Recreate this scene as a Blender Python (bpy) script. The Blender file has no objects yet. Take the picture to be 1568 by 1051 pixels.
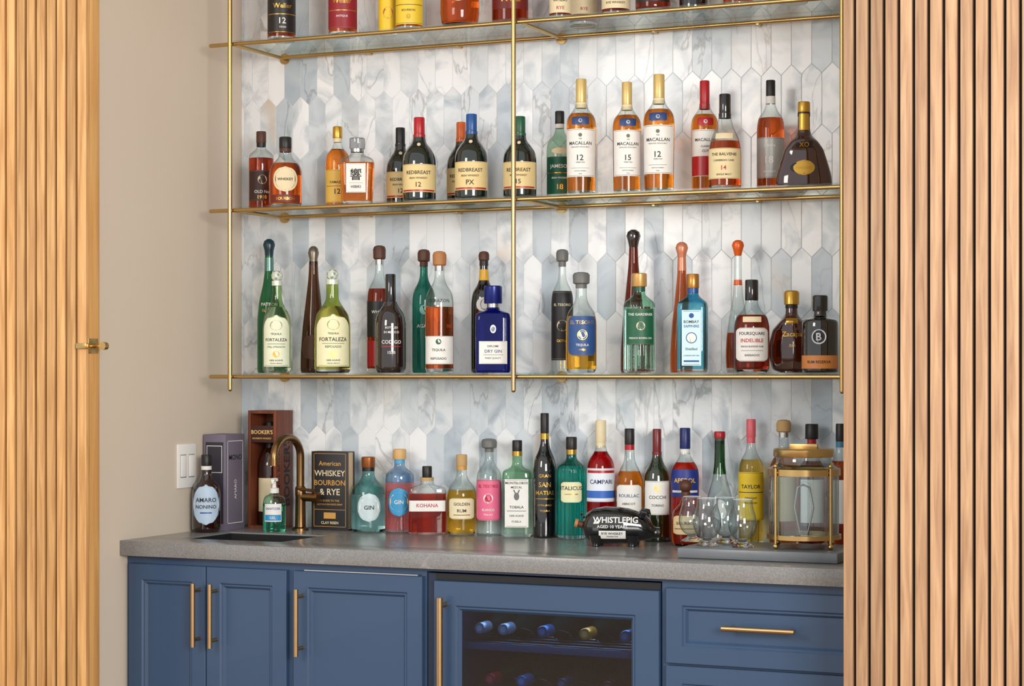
import bpy, bmesh, math, random
from mathutils import Vector, Matrix
rng = random.Random(7)
sc = bpy.context.scene
sc.view_settings.view_transform = 'Standard'
TH = math.radians(24.2); F = 3100.0; CAMZ = 1.37
CT, ST = math.cos(TH), math.sin(TH)
# survey helpers: bearing (from the photo) + real depth Y -> metres
def wx(px, Y): return Y*math.tan(math.atan((px-784)/F)-TH)
def dep(X, Y): return Y*CT - X*ST
def zy(py, px, Y): return CAMZ-(py-575)/F*dep(wx(px, Y), Y)

# ---------------------------------------------------------------- materials
def lin(c):
    o = []
    for v in c[:3]:
        v = v/255.0
        o.append(v/12.92 if v <= .04045 else ((v+.055)/1.055)**2.4)
    return (o[0], o[1], o[2], 1)
MATS = {}
def newmat(name):
    m = bpy.data.materials.new(name); m.use_nodes = True
    nt = m.node_tree
    for n in list(nt.nodes): nt.nodes.remove(n)
    out = nt.nodes.new('ShaderNodeOutputMaterial')
    return m, nt, out
def P(nt, **k):
    p = nt.nodes.new('ShaderNodeBsdfPrincipled')
    for a, v in k.items():
        p.inputs[a.replace('_', ' ')].default_value = v
    return p
def paint(col, rough=.5, metal=0, coat=0, var=.06, scale=60, key=None):
    k = ('paint', col, rough, metal, coat)
    if k in MATS: return MATS[k]
    m, nt, out = newmat('finish_%d_%d_%d' % tuple(int(c) for c in col[:3]))
    p = P(nt, Roughness=rough, Metallic=metal, Coat_Weight=coat)
    tc = nt.nodes.new('ShaderNodeTexCoord'); no = nt.nodes.new('ShaderNodeTexNoise')
    no.inputs['Scale'].default_value = scale
    nt.links.new(tc.outputs['Object'], no.inputs['Vector'])
    mx = nt.nodes.new('ShaderNodeMix'); mx.data_type = 'RGBA'
    c = lin(col)
    mx.inputs[6].default_value = tuple(max(0, v*(1-var)) for v in c[:3])+(1,)
    mx.inputs[7].default_value = tuple(min(1, v*(1+var)) for v in c[:3])+(1,)
    nt.links.new(no.outputs['Fac'], mx.inputs[0])
    nt.links.new(mx.outputs[2], p.inputs['Base Color'])
    nt.links.new(p.outputs[0], out.inputs[0])
    MATS[k] = m; return m
def brass(): return paint((194, 162, 106), .27, 1, key='b')
def bronze(): return paint((136, 104, 68), .28, 1)
def steel(): return paint((190, 190, 190), .25, 1)
def liquid(col, tr=.96, rough=.015):
    k = ('liq', col, tr)
    if k in MATS: return MATS[k]
    m, nt, out = newmat('liquid_glass')
    p = P(nt, Roughness=rough, IOR=1.36, Transmission_Weight=tr, Base_Color=lin(col))
    nt.links.new(p.outputs[0], out.inputs[0]); MATS[k] = m; return m
def shell(col=(245, 250, 248), edge=.35, ref=.6, base=.06):
    k = ('shell', col, edge, ref)
    if k in MATS: return MATS[k]
    m, nt, out = newmat('thin_glass')
    lw = nt.nodes.new('ShaderNodeLayerWeight'); lw.inputs[0].default_value = .5
    pw = nt.nodes.new('ShaderNodeMath'); pw.operation = 'POWER'; pw.inputs[1].default_value = 3
    nt.links.new(lw.outputs['Facing'], pw.inputs[0])
    ma = nt.nodes.new('ShaderNodeMath'); ma.operation = 'MULTIPLY_ADD'
    ma.inputs[1].default_value = ref; ma.inputs[2].default_value = base
    nt.links.new(pw.outputs[0], ma.inputs[0])
    mx = nt.nodes.new('ShaderNodeMix'); mx.data_type = 'RGBA'
    c = lin(col); mx.inputs[6].default_value = c
    mx.inputs[7].default_value = tuple(v*edge for v in c[:3])+(1,)
    nt.links.new(pw.outputs[0], mx.inputs[0])
    tr = nt.nodes.new('ShaderNodeBsdfTransparent'); nt.links.new(mx.outputs[2], tr.inputs[0])
    gl = nt.nodes.new('ShaderNodeBsdfGlossy'); gl.inputs['Roughness'].default_value = .03
    ms = nt.nodes.new('ShaderNodeMixShader')
    nt.links.new(ma.outputs[0], ms.inputs[0]); nt.links.new(tr.outputs[0], ms.inputs[1]); nt.links.new(gl.outputs[0], ms.inputs[2])
    nt.links.new(ms.outputs[0], out.inputs[0]); MATS[k] = m; return m
def dark(col): return paint(col, .06, 0, 1.0, var=.02)
def wood(c1, c2, scale=14, rough=.45, key='', vert=True, obj_rand=False):
    k = ('wood', c1, c2, key)
    if k in MATS: return MATS[k]
    m, nt, out = newmat('oak_wood'+key)
    tc = nt.nodes.new('ShaderNodeTexCoord'); mp = nt.nodes.new('ShaderNodeMapping')
    mp.inputs['Scale'].default_value = (scale, scale, scale*.05) if vert else (scale*.05, scale, scale)
    no = nt.nodes.new('ShaderNodeTexNoise'); no.inputs['Scale'].default_value = 6; no.inputs['Detail'].default_value = 8
    no.inputs['Distortion'].default_value = .6
    at = nt.nodes.new('ShaderNodeAttribute'); at.attribute_name = 'rnd'
    ad = nt.nodes.new('ShaderNodeVectorMath'); ad.operation = 'MULTIPLY_ADD'
    ad.inputs[1].default_value = (9, 9, 9)
    nt.links.new(at.outputs['Vector'], ad.inputs[0]); nt.links.new(tc.outputs['Object'], ad.inputs[2])
    nt.links.new(ad.outputs[0], mp.inputs[0]); nt.links.new(mp.outputs[0], no.inputs['Vector'])
    r = nt.nodes.new('ShaderNodeValToRGB')
    r.color_ramp.elements[0].position = .3; r.color_ramp.elements[0].color = lin(c1)
    r.color_ramp.elements[1].position = .7; r.color_ramp.elements[1].color = lin(c2)
    nt.links.new(no.outputs['Fac'], r.inputs[0])
    hs = nt.nodes.new('ShaderNodeHueSaturation')
    mr = nt.nodes.new('ShaderNodeMapRange'); mr.inputs[3].default_value = .8; mr.inputs[4].default_value = 1.18
    sp = nt.nodes.new('ShaderNodeSeparateXYZ'); nt.links.new(at.outputs['Vector'], sp.inputs[0])
    nt.links.new(sp.outputs[0], mr.inputs[0]); nt.links.new(mr.outputs[0], hs.inputs['Value'])
    nt.links.new(r.outputs[0], hs.inputs['Color'])
    p = P(nt, Roughness=rough); nt.links.new(hs.outputs[0], p.inputs['Base Color'])
    nt.links.new(p.outputs[0], out.inputs[0]); MATS[k] = m; return m

# ---------------------------------------------------------------- text geometry
TXT = {}
def text_geo(s, bold=.012):
    k = (s, bold)
    if k in TXT: return TXT[k]
    cu = bpy.data.curves.new('t', 'FONT'); cu.body = s; cu.size = 1; cu.align_x = 'CENTER'
    cu.offset = bold; cu.resolution_u = 2
    ob = bpy.data.objects.new('t', cu); sc.collection.objects.link(ob)
    dg = bpy.context.evaluated_depsgraph_get()
    me = bpy.data.meshes.new_from_object(ob.evaluated_get(dg))
    vs = [(v.co.x, v.co.y) for v in me.vertices]; fs = [tuple(p.vertices) for p in me.polygons]
    bpy.data.objects.remove(ob); bpy.data.meshes.remove(me); bpy.data.curves.remove(cu)
    if not vs:
        TXT[k] = ([], [], 1); return TXT[k]
    x0 = min(v[0] for v in vs); x1 = max(v[0] for v in vs); y0 = min(v[1] for v in vs); y1 = max(v[1] for v in vs)
    h = y1-y0; cx = (x0+x1)/2; cy = (y0+y1)/2
    TXT[k] = ([((a-cx)/h, (b-cy)/h) for a, b in vs], fs, (x1-x0)/h); return TXT[k]

# ---------------------------------------------------------------- mesh builder
class MB:
    def __init__(s, name):
        s.name = name; s.V = []; s.F = []; s.M = []; s.S = []; s.mats = []; s.R = []; s.rn = (0, 0, 0)
    def mi(s, m):
        if m not in s.mats: s.mats.append(m)
        return s.mats.index(m)
    def v(s, p): s.V.append(tuple(p)); s.R.append(s.rn); return len(s.V)-1
    def f(s, idx, m, sm=False): s.F.append(tuple(idx)); s.M.append(s.mi(m)); s.S.append(sm)
    def loft(s, rings, m, c0=False, c1=False, sm=True, closed=True):
        ids = [[s.v(p) for p in r] for r in rings]
        n = len(rings[0])
        for a, b in zip(ids[:-1], ids[1:]):
            for i in range(n if closed else n-1):
                j = (i+1) % n
                s.f((a[i], a[j], b[j], b[i]), m, sm)
        if c0: s.f([s.v(p) for p in reversed(rings[0])], m)
        if c1: s.f([s.v(p) for p in rings[-1]], m)
    def lathe(s, prof, m, c0=True, c1=True, seg=32, o=(0, 0, 0), sm=True):
        rings = [[(o[0]+r*math.cos(2*math.pi*i/seg), o[1]+r*math.sin(2*math.pi*i/seg), o[2]+z) for i in range(seg)] for r, z in prof]
        s.loft(rings, m, c0, c1, sm)
    def box(s, a, b, m, bev=0, mtx=None):
        bm = bmesh.new(); bmesh.ops.create_cube(bm, size=1)
        for v in bm.verts:
            v.co = Vector([(a[i]+b[i])/2+v.co[i]*(b[i]-a[i]) for i in range(3)])
        if bev > 0: bmesh.ops.bevel(bm, geom=bm.edges[:], offset=bev, segments=2, affect='EDGES', profile=.5)
        s.addbm(bm, m, mtx)
    def addbm(s, bm, m, mtx=None, sm=False):
        bm.verts.index_update(); base = len(s.V)
        for v in bm.verts: s.v(mtx @ v.co if mtx else v.co)
        for f in bm.faces: s.f([base+v.index for v in f.verts], m, sm)
        bm.free()
    def tube(s, path, r, m, seg=14, caps=True):
        pts = [Vector(p) for p in path]; rings = []
        n = len(pts); rs = r if isinstance(r, (list, tuple)) else [r]*n
        t0 = (pts[1]-pts[0]).normalized()
        up = Vector((0, 0, 1)) if abs(t0.z) < .9 else Vector((1, 0, 0))
        nx = t0.cross(up).normalized()
        for i in range(n):
            t = (pts[min(i+1, n-1)]-pts[max(i-1, 0)]).normalized()
            nx = (nx-t*nx.dot(t)).normalized(); ny = t.cross(nx)
            rings.append([tuple(pts[i]+(nx*math.cos(2*math.pi*k/seg)+ny*math.sin(2*math.pi*k/seg))*rs[i]) for k in range(seg)])
        s.loft(rings, m, caps, caps)
    def ball(s, c, r, m, sz=1, seg=24, nr=12, sx=1, sy=1):
        rings = []
        for k in range(nr+1):
            a = -math.pi/2+math.pi*k/nr; rr = max(1e-5, math.cos(a))*r
            rings.append([(c[0]+sx*rr*math.cos(2*math.pi*i/seg), c[1]+sy*rr*math.sin(2*math.pi*i/seg), c[2]+sz*r*math.sin(a)) for i in range(seg)])
        s.loft(rings, m)
    def text(s, st, fn, h, maxw, m, bold=.012, rot=0):
        vs, fs, w = text_geo(st, bold)
        if not vs: return
        k = min(h, maxw/w); base = len(s.V)
        for a, b in vs:
            a, b = a*k, b*k
            if rot: a, b = -b*rot, a*rot
            s.v(fn(a, b))
        for f in fs: s.f([base+i for i in f], m)
    def ptext(s, st, o, u, v, h, maxw, m, bold=.012, rot=0):
        o, u, v = Vector(o), Vector(u), Vector(v)
        s.text(st, lambda a, b: tuple(o+u*a+v*b), h, maxw, m, bold, rot)
    def build(s, loc=(0, 0, 0), rz=0, parent=None, sharp=38):
        me = bpy.data.meshes.new(s.name); me.from_pydata(s.V, [], s.F)
        for m in s.mats: me.materials.append(m)
        me.polygons.foreach_set('material_index', s.M); me.polygons.foreach_set('use_smooth', s.S)
        at = me.attributes.new('rnd', 'FLOAT_VECTOR', 'POINT')
        at.data.foreach_set('vector', [c for r in s.R for c in r])
        me.update()
        try: me.set_sharp_from_angle(angle=math.radians(sharp))
        except Exception: pass
        ob = bpy.data.objects.new(s.name, me); sc.collection.objects.link(ob)
        ob.location = loc; ob.rotation_euler = (0, 0, rz)
        if parent: ob.parent = parent
        return ob
def empty(name):
    e = bpy.data.objects.new(name, None); sc.collection.objects.link(e); return e

# ---------------------------------------------------------------- room geometry numbers
WL, WR, YB = -3.287, -1.165, 5.30
YF = 4.664; CTOP = .913
S3, S2, S1 = 1.366, 1.846, 2.326
GT = .011     # glass top above rail centre

# ---------------------------------------------------------------- room shell
def marble():
    m, nt, out = newmat('marble_picket_tile')
    tc = nt.nodes.new('ShaderNodeTexCoord'); at = nt.nodes.new('ShaderNodeAttribute'); at.attribute_name = 'rnd'
    ad = nt.nodes.new('ShaderNodeVectorMath'); ad.operation = 'MULTIPLY_ADD'; ad.inputs[1].default_value = (7, 7, 7)
    nt.links.new(at.outputs['Vector'], ad.inputs[0]); nt.links.new(tc.outputs['Object'], ad.inputs[2])
    sp = nt.nodes.new('ShaderNodeSeparateXYZ'); nt.links.new(at.outputs['Vector'], sp.inputs[0])
    r = nt.nodes.new('ShaderNodeValToRGB'); e = r.color_ramp.elements
    e[0].position = 0; e[0].color = lin((236, 238, 240)); e[1].position = 1; e[1].color = lin((178, 190, 200))
    a = e.new(.42); a.color = lin((226, 230, 233)); a = e.new(.75); a.color = lin((205, 213, 219))
    nt.links.new(sp.outputs[0], r.inputs[0])
    n1 = nt.nodes.new('ShaderNodeTexNoise'); n1.inputs['Scale'].default_value = 9; n1.inputs['Detail'].default_value = 6
    n1.inputs['Distortion'].default_value = 1.2
    nt.links.new(ad.outputs[0], n1.inputs['Vector'])
    r1 = nt.nodes.new('ShaderNodeValToRGB'); r1.color_ramp.elements[0].position = .47; r1.color_ramp.elements[1].position = .74
    nt.links.new(n1.outputs['Fac'], r1.inputs[0])
    mx = nt.nodes.new('ShaderNodeMix'); mx.data_type = 'RGBA'; mx.inputs[7].default_value = lin((150, 166, 179))
    k = nt.nodes.new('ShaderNodeMath'); k.operation = 'MULTIPLY'; k.inputs[1].default_value = .75
    nt.links.new(r1.outputs[0], k.inputs[0]); nt.links.new(k.outputs[0], mx.inputs[0]); nt.links.new(r.outputs[0], mx.inputs[6])
    mp = nt.nodes.new('ShaderNodeMapping'); mp.inputs['Rotation'].default_value = (0, .5, 0); mp.inputs['Scale'].default_value = (1.6, 1, .7)
    nt.links.new(ad.outputs[0], mp.inputs[0])
    n2 = nt.nodes.new('ShaderNodeTexNoise'); n2.inputs['Scale'].default_value = 5; n2.inputs['Detail'].default_value = 7
    n2.inputs['Distortion'].default_value = .9; nt.links.new(mp.outputs[0], n2.inputs['Vector'])
    r2 = nt.nodes.new('ShaderNodeValToRGB'); q = r2.color_ramp.elements
    q[0].position = .48; q[0].color = (0, 0, 0, 1); q[1].position = .52; q[1].color = (0, 0, 0, 1); z = q.new(.5); z.color = (.62, .62, .62, 1)
    nt.links.new(n2.outputs['Fac'], r2.inputs[0])
    k2 = nt.nodes.new('ShaderNodeMath'); k2.operation = 'MULTIPLY'
    nt.links.new(r2.outputs[0], k2.inputs[0]); nt.links.new(sp.outputs[1], k2.inputs[1])
    mx2 = nt.nodes.new('ShaderNodeMix'); mx2.data_type = 'RGBA'; mx2.inputs[7].default_value = lin((122, 124, 128))
    nt.links.new(k2.outputs[0], mx2.inputs[0]); nt.links.new(mx.outputs[2], mx2.inputs[6])
    n3 = nt.nodes.new('ShaderNodeTexNoise'); n3.inputs['Scale'].default_value = 5; nt.links.new(ad.outputs[0], n3.inputs['Vector'])
    r3 = nt.nodes.new('ShaderNodeValToRGB'); r3.color_ramp.elements[0].position = .6; r3.color_ramp.elements[1].position = .75
    nt.links.new(n3.outputs['Fac'], r3.inputs[0])
    k3 = nt.nodes.new('ShaderNodeMath'); k3.operation = 'MULTIPLY'; nt.links.new(r3.outputs[0], k3.inputs[0]); nt.links.new(sp.outputs[2], k3.inputs[1])
    mx3 = nt.nodes.new('ShaderNodeMix'); mx3.data_type = 'RGBA'; mx3.inputs[7].default_value = lin((206, 190, 172))
    nt.links.new(k3.outputs[0], mx3.inputs[0]); nt.links.new(mx2.outputs[2], mx3.inputs[6])
    p = P(nt, Roughness=.22); nt.links.new(mx3.outputs[2], p.inputs['Base Color'])
    nt.links.new(p.outputs[0], out.inputs[0]); return m
def shell_wall(name, a, b, m):
    mb = MB(name); mb.box(a, b, m); return mb.build()
greige = paint((212, 198, 180), .85, var=.02, scale=3)
white = paint((235, 233, 228), .8, var=.01, scale=3)
shell_wall('wall_left', (WL-.12, 4.53, 0), (WL, YB+.1, 2.75), greige)
shell_wall('wall_right', (WR, 4.53, 0), (WR+.12, YB+.1, 2.75), greige)
shell_wall('wall_back', (WL, YB, 0), (WR, YB+.1, 2.75), paint((226, 228, 228), .8))
shell_wall('wall_front_left', (-5.2, 4.53, 0), (WL-.12, 4.65, 2.75), greige)
shell_wall('wall_front_right', (WR+.12, 4.53, 0), (1.2, 4.65, 2.75), greige)
shell_wall('ceiling', (-5.2, 4.40, 2.75), (1.2, YB+.1, 2.85), white)
shell_wall('floor', (-5.2, -1.5, -.05), (3.5, YB+.1, 0), wood((150, 112, 78), (184, 146, 104), 6, .4, 'floor', vert=False))

mt = marble(); mb = MB('marble_tile_backsplash')
tw, sl, tp, gap = .0565, .138, .027, .0008
row = 0; z = CTOP-.05
while z < 2.76:
    ncol = int((WR-WL)/tw)+2
    for c in range(-1, ncol):
        cx = WL+(c+.5*(row % 2))*tw+.01
        pts = [(cx-tw/2+gap, z+tp), (cx-tw/2+gap, z+tp+sl), (cx, z+2*tp+sl-gap), (cx+tw/2-gap, z+tp+sl), (cx+tw/2-gap, z+tp), (cx, z+gap)]
        pts = [(min(max(x, WL+.0005), WR-.0005), min(max(y, CTOP+.001), 2.749)) for x, y in pts]
        if max(p[0] for p in pts)-min(p[0] for p in pts) < .004 or max(p[1] for p in pts)-min(p[1] for p in pts) < .004: continue
        mb.rn = (rng.random(), max(0, rng.random()*1.5-.5), max(0, rng.random()*2-1.1))
        mx_, my_ = sum(p[0] for p in pts)/6, sum(p[1] for p in pts)/6
        r0 = [(x, YB-.0002, y) for x, y in pts]; r1 = [(x, YB-.0010, y) for x, y in pts]
        r2 = [(mx_+(x-mx_)*.975, YB-.0013, my_+(y-my_)*.99) for x, y in pts]
        mb.loft([r0, r1, r2], mt, False, True, sm=False)
    z += sl+tp; row += 1
mb.build()

# ---------------------------------------------------------------- slatted doors
def slat_door(x0, x1, edge_right, wm, em, px_stile):
    mb = MB('slatted_wood_door'); y0, y1 = 4.44, 4.50
    mb.rn = (.5, .2, .1)
    mb.box((x0, y0+.017, .012), (x1, y1, 2.72), em, .001)
    per, sw = .0332, .0258
    if edge_right:
        n = int((x1-x0)/per)
        mb.rn = (.7, .3, .3); mb.box((x1-.003-sw, y0, .012), (x1-.0005, y0+.0175, 2.72), wm, .0008)
        xs = [x1-.003-sw-per*(i+1) for i in range(n-1)]
    else:
        n = int((x1-x0)/per)
        mb.rn = (.1, .3, .3); mb.box((x0+.0005, y0, .012), (x0+.022, y0+.0175, 2.72), wm, .0008)
        xs = [x0+.029+per*i for i in range(n-1)]
    blk = paint((16, 18, 24), .8)
    mb.box((x0+.004, y0+.0155, .013), (x1-.004, y0+.0172, 2.719), blk)
    for xx in xs:
        mb.rn = (rng.random(), rng.random(), rng.random())
        mb.box((xx, y0, .012), (xx+sw, y0+.0158, 2.72), wm, .001)
    return mb
wl = wood((176, 126, 70), (218, 170, 110), 14, .45, 'warm_light_tint'); wel = wood((198, 142, 76), (222, 172, 104), 8, .4, 'edge')  # left door: orange cast of its light put into the wood colours
wr = wood((150, 112, 82), (196, 158, 120), 14, .45, 'neutral')
mb = slat_door(-4.35, -3.235, True, wl, wel, 0)
zl = zy(530, 152, 4.46)
mb.box((-3.2352, 4.449, zl-.02), (-3.2335, 4.491, zl+.02), brass(), .0005)
mb.tube([(-3.235, 4.47, zl), (-3.20, 4.47, zl)], .006, brass()); mb.tube([(-3.20, 4.462, zl), (-3.20, 4.478, zl)], .011, brass())
mb.box((-3.262, 4.43, zl-.007), (-3.228, 4.447, zl+.007), brass(), .001)
mb.build()
slat_door(-1.182, -.05, False, wr, wr, 0).build()

# ---------------------------------------------------------------- counter + sink + faucet
def quartz():
    m, nt, out = newmat('grey_quartz')
    tc = nt.nodes.new('ShaderNodeTexCoord')
    n = nt.nodes.new('ShaderNodeTexNoise'); n.inputs['Scale'].default_value = 260; n.inputs['Detail'].default_value = 3
    n2 = nt.nodes.new('ShaderNodeTexNoise'); n2.inputs['Scale'].default_value = 12; n2.inputs['Detail'].default_value = 8; n2.inputs['Distortion'].default_value = 1.5
    nt.links.new(tc.outputs['Object'], n.inputs['Vector']); nt.links.new(tc.outputs['Object'], n2.inputs['Vector'])
    r = nt.nodes.new('ShaderNodeValToRGB'); r.color_ramp.elements[0].position = .3; r.color_ramp.elements[1].position = .75
    r.color_ramp.elements[0].color = lin((116, 116, 115)); r.color_ramp.elements[1].color = lin((140, 139, 137))
    nt.links.new(n.outputs['Fac'], r.inputs[0])
    r2 = nt.nodes.new('ShaderNodeValToRGB'); r2.color_ramp.elements[0].position = .62; r2.color_ramp.elements[1].position = .7
    nt.links.new(n2.outputs['Fac'], r2.inputs[0])
    mx = nt.nodes.new('ShaderNodeMix'); mx.data_type = 'RGBA'; mx.inputs[7].default_value = lin((150, 149, 147))
    nt.links.new(r2.outputs[0], mx.inputs[0]); nt.links.new(r.outputs[0], mx.inputs[6])
    p = P(nt, Roughness=.24); nt.links.new(mx.outputs[2], p.inputs['Base Color']); nt.links.new(p.outputs[0], out.inputs[0]); return m
qz = quartz()
sx0, sx1, sy0, sy1 = -3.17, -2.85, 4.80, 5.05
mb = MB('countertop'); cb = CTOP-.042
mb.box((WL+.001, YF, cb), (WR-.001, sy0, CTOP), qz, .0015)
mb.box((WL+.001, sy1, cb), (WR-.001, YB-.004, CTOP), qz)
mb.box((WL+.001, sy0-.001, cb), (sx0, sy1+.001, CTOP), qz)
mb.box((sx1, sy0-.001, cb), (WR-.001, sy1+.001, CTOP), qz)
mb.build()
mb = MB('bar_sink'); sk = paint((22, 24, 28), .4, 0)
zb = .70; t = .004
mb.box((sx0, sy0, zb), (sx1, sy1, zb+t), sk)
zt_ = CTOP-.004
for a, b in (((sx0-t+.0045, sy0+.0005, zb), (sx0+.0045, sy1-.0005, zt_)), ((sx1-.0045, sy0+.0005, zb), (sx1-.0005, sy1-.0005, zt_)), ((sx0+.0005, sy0+.0005, zb), (sx1-.0005, sy0+.0045, zt_)), ((sx0+.0005, sy1-.0045, zb), (sx1-.0005, sy1-.0005, zt_))):
    mb.box(a, b, sk)
mb.lathe([(.04, zb+t), (.04, zb+t+.003), (.028, zb+t+.0035), (.026, zb+t+.001)], steel(), o=((sx0+sx1)/2, (sy0+sy1)/2, 0))
mb.build()
bz = bronze(); mb = MB('bar_faucet'); fx, fy = wx(460, 5.19), 5.19
mb.lathe([(.024, 0), (.024, .006), (.016, .010), (.0145, .10), (.0155, .104), (.0155, .125), (.012, .13)], bz, o=(fx, fy, CTOP))
path = [(fx, fy, CTOP+.12), (fx, fy, CTOP+.22)]
ra = .075
for i in range(1, 13):
    a = math.pi*i/12; path.append((fx, fy-ra+ra*math.cos(a), CTOP+.22+ra*.74*math.sin(a)))
path.append((fx, fy-2*ra, CTOP+.212))
mb.tube(path, .0115, bz, 18)
mb.tube([(fx, fy-2*ra, CTOP+.214), (fx, fy-2*ra, CTOP+.196)], .0135, bz, 18)
mb.tube([(fx, fy, CTOP+.098), (fx+.045, fy, CTOP+.098)], .013, bz, 18)
mb.tube([(fx+.045, fy, CTOP+.098), (fx+.062, fy, CTOP+.098)], .016, bz, 18)
mb.tube([(fx+.055, fy, CTOP+.10), (fx+.05, fy-.01, CTOP+.118), (fx+.02, fy-.05, CTOP+.125)], [.006, .005, .004], bz, 12)
mb.build()

# ---------------------------------------------------------------- cabinets
blue = paint((50, 74, 104), .38, 0, .15, var=.03, scale=4)
YD = 4.684
mb = MB('base_cabinet')
fz0, fz1 = .849, .873
fridge0, fridge1 = wx(654, 4.70), wx(1014, 4.70)
Xr = WR-.002; Xl = WL+.003
def fpanel(x0, x1, z0, z1, y0=4.70, y1=4.72): mb.box((x0, y0, z0), (x1, y1, z1), blue)
fpanel(Xl, fridge0, .10, cb); fpanel(fridge1, Xr, .10, cb); fpanel(fridge0, fridge1, .862, cb)
mb.box((Xl, 4.72, .10), (Xl+.018, YB-.002, cb), blue); mb.box((Xr-.018, 4.72, .10), (Xr, YB-.002, cb), blue)
mb.box((fridge0-.018, 4.72, .10), (fridge0, YB-.002, cb), blue); mb.box((fridge1, 4.72, .10), (fridge1+.018, YB-.002, cb), blue)
mb.box((Xl, 4.76, 0), (Xr, 4.775, .10), blue); mb.box((Xl, 4.72, .10), (fridge0, YB-.002, .118), blue); mb.box((fridge1, 4.72, .10), (Xr, YB-.002, .118), blue)
def shaker(mb, x0, x1, z0, z1, fw=.05, hollow=False, yf=YD, yb=4.6995, m=None):
    m = m or blue
    def rect(i, y): return [(x0+i, y, z0+i), (x1-i, y, z0+i), (x1-i, y, z1-i), (x0+i, y, z1-i)]
    mb.loft([rect(0, yb), rect(0, yf+.0015), rect(.0015, yf), rect(fw, yf), rect(fw+.004, yf+.004), rect(fw+.008, yf+.004), rect(fw+.014, yf+.011)], m, False, not hollow, sm=False)
    if hollow: mb.loft([rect(fw+.014, yf+.011), rect(fw+.014, yb), rect(0, yb)], m, sm=False)
g = .0015
def X(px): return wx(px, YD)
doors = [(X(197), X(315)-g), (X(315)+g, X(438)), (X(449), X(646))]
for i, (a, b) in enumerate(doors): shaker(mb, a, b, .13, fz0, .043)
shaker(mb, X(1019), Xr-.006, .664, fz0, .042); shaker(mb, X(1019), Xr-.006, .40, .658, .042); shaker(mb, X(1019), Xr-.006, .13, .394, .042)
mb.box((X(466), YD-.001, fz0+.001), (X(640), YD+.01, fz0+.004), steel())
hb = paint((190, 156, 112), .3, 1)
def vpull(mb, x, z0, z1, r=.0065, y=4.652):
    mb.tube([(x, y, z0), (x, y, z1)], r, hb)
    for zz in (z0+.02, z1-.02): mb.tube([(x, YD+.001, zz), (x, y, zz)], r*.8, hb)
vpull(mb, wx(295, 4.652), .632, .805); vpull(mb, wx(321, 4.652), .632, .805); vpull(mb, wx(453, 4.652), .625, .803)
def hpull(z, x0, x1):
    y = 4.652; mb.tube([(x0, y, z), (x1, y, z)], .0065, hb)
    for xx in (x0+.015, x1-.015): mb.tube([(xx, YD+.001, z), (xx, y, z)], .005, hb)
hz = zy(966, 1160, 4.652)
hpull(hz, wx(1105, 4.652), wx(1216, 4.652)); hpull(.53, wx(1105, 4.652), wx(1216, 4.652)); hpull(.27, wx(1105, 4.652), wx(1216, 4.652))
mb.build()
# wine cooler
mb = MB('wine_cooler'); c0, c1 = X(664), X(1009)
shaker(mb, c0, c1, .13, .840, .062, hollow=True)
mb.box((c0, 4.6975, .841), (c1, 4.6996, .8575), paint((14, 16, 20), .5))  # black strip paints the shade of the recess above the cooler door
gx0, gx1, gz0, gz1 = c0+.07, c1-.07, .20, .770
i0 = mb.v((gx0, 4.695, gz0)); i1 = mb.v((gx1, 4.695, gz0)); i2 = mb.v((gx1, 4.695, gz1)); i3 = mb.v((gx0, 4.695, gz1))
mb.f((i0, i1, i2, i3), shell((128, 152, 186), .8, .5, .08))
navy = paint((24, 40, 66), .5)
b0, b1 = fridge0+.003, fridge1-.003
mb.box((b0, 4.7005, .125), (b0+.045, 5.25, .858), navy); mb.box((b1-.045, 4.7005, .125), (b1, 5.25, .858), navy)
mb.box((b0+.045, 4.7005, .125), (b1-.045, 5.25, .165), navy); mb.box((b0+.045, 4.7005, .80), (b1-.045, 5.25, .858), navy)
mb.box((b0+.045, 5.2, .165), (b1-.045, 5.25, .80), navy)
rows = (.675, .545, .415, .285)
for zz in rows:
    for k in range(9):
        yy = 4.74+k*.05; mb.tube([(b0+.046, yy, zz), (b1-.046, yy, zz)], .002, steel(), 8)
    mb.box((b0+.046, 4.722, zz-.012), (b1-.046, 4.734, zz+.006), paint((70, 84, 112), .4), .001)
def hbottle(px, rowz, c, body=(14, 30, 26)):
    y = 4.742; x = wx(px, y); z = rowz+.002+.038
    pr = [(.0135, 0), (.015, .002), (.015, .05), (.0140, .055), (.0135, .075), (.038, .13), (.038, .30), (.03, .305)]
    rings = [[(x+r*math.cos(2*math.pi*i/24), y+d, z+r*math.sin(2*math.pi*i/24)) for i in range(24)] for r, d in pr]
    mb.loft([r_[::-1] for r_ in rings[:3]], paint(c, .3, .5), True, False); mb.loft([r_[::-1] for r_ in rings[2:]], dark(body), False, True)
    mb.tube([(x, y-.001, z), (x, y+.001, z)], .008, paint((min(255, c[0]+40), min(255, c[1]+40), min(255, c[2]+40)), .3), 16)
for px, rz_, c in ((734, rows[0], (150, 160, 170)), (770, rows[0], (140, 155, 170)), (830, rows[0], (40, 90, 140)), (895, rows[0], (225, 150, 50)), (957, rows[0], (60, 100, 140)),
                  (750, rows[1], (190, 30, 50)), (798, rows[1], (40, 120, 170)), (860, rows[1], (50, 70, 90)), (930, rows[1], (90, 34, 40))):
    hbottle(px, rz_, c)
vpull(mb, wx(673, 4.652), .22, .80, .009)
mb.build()

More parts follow.
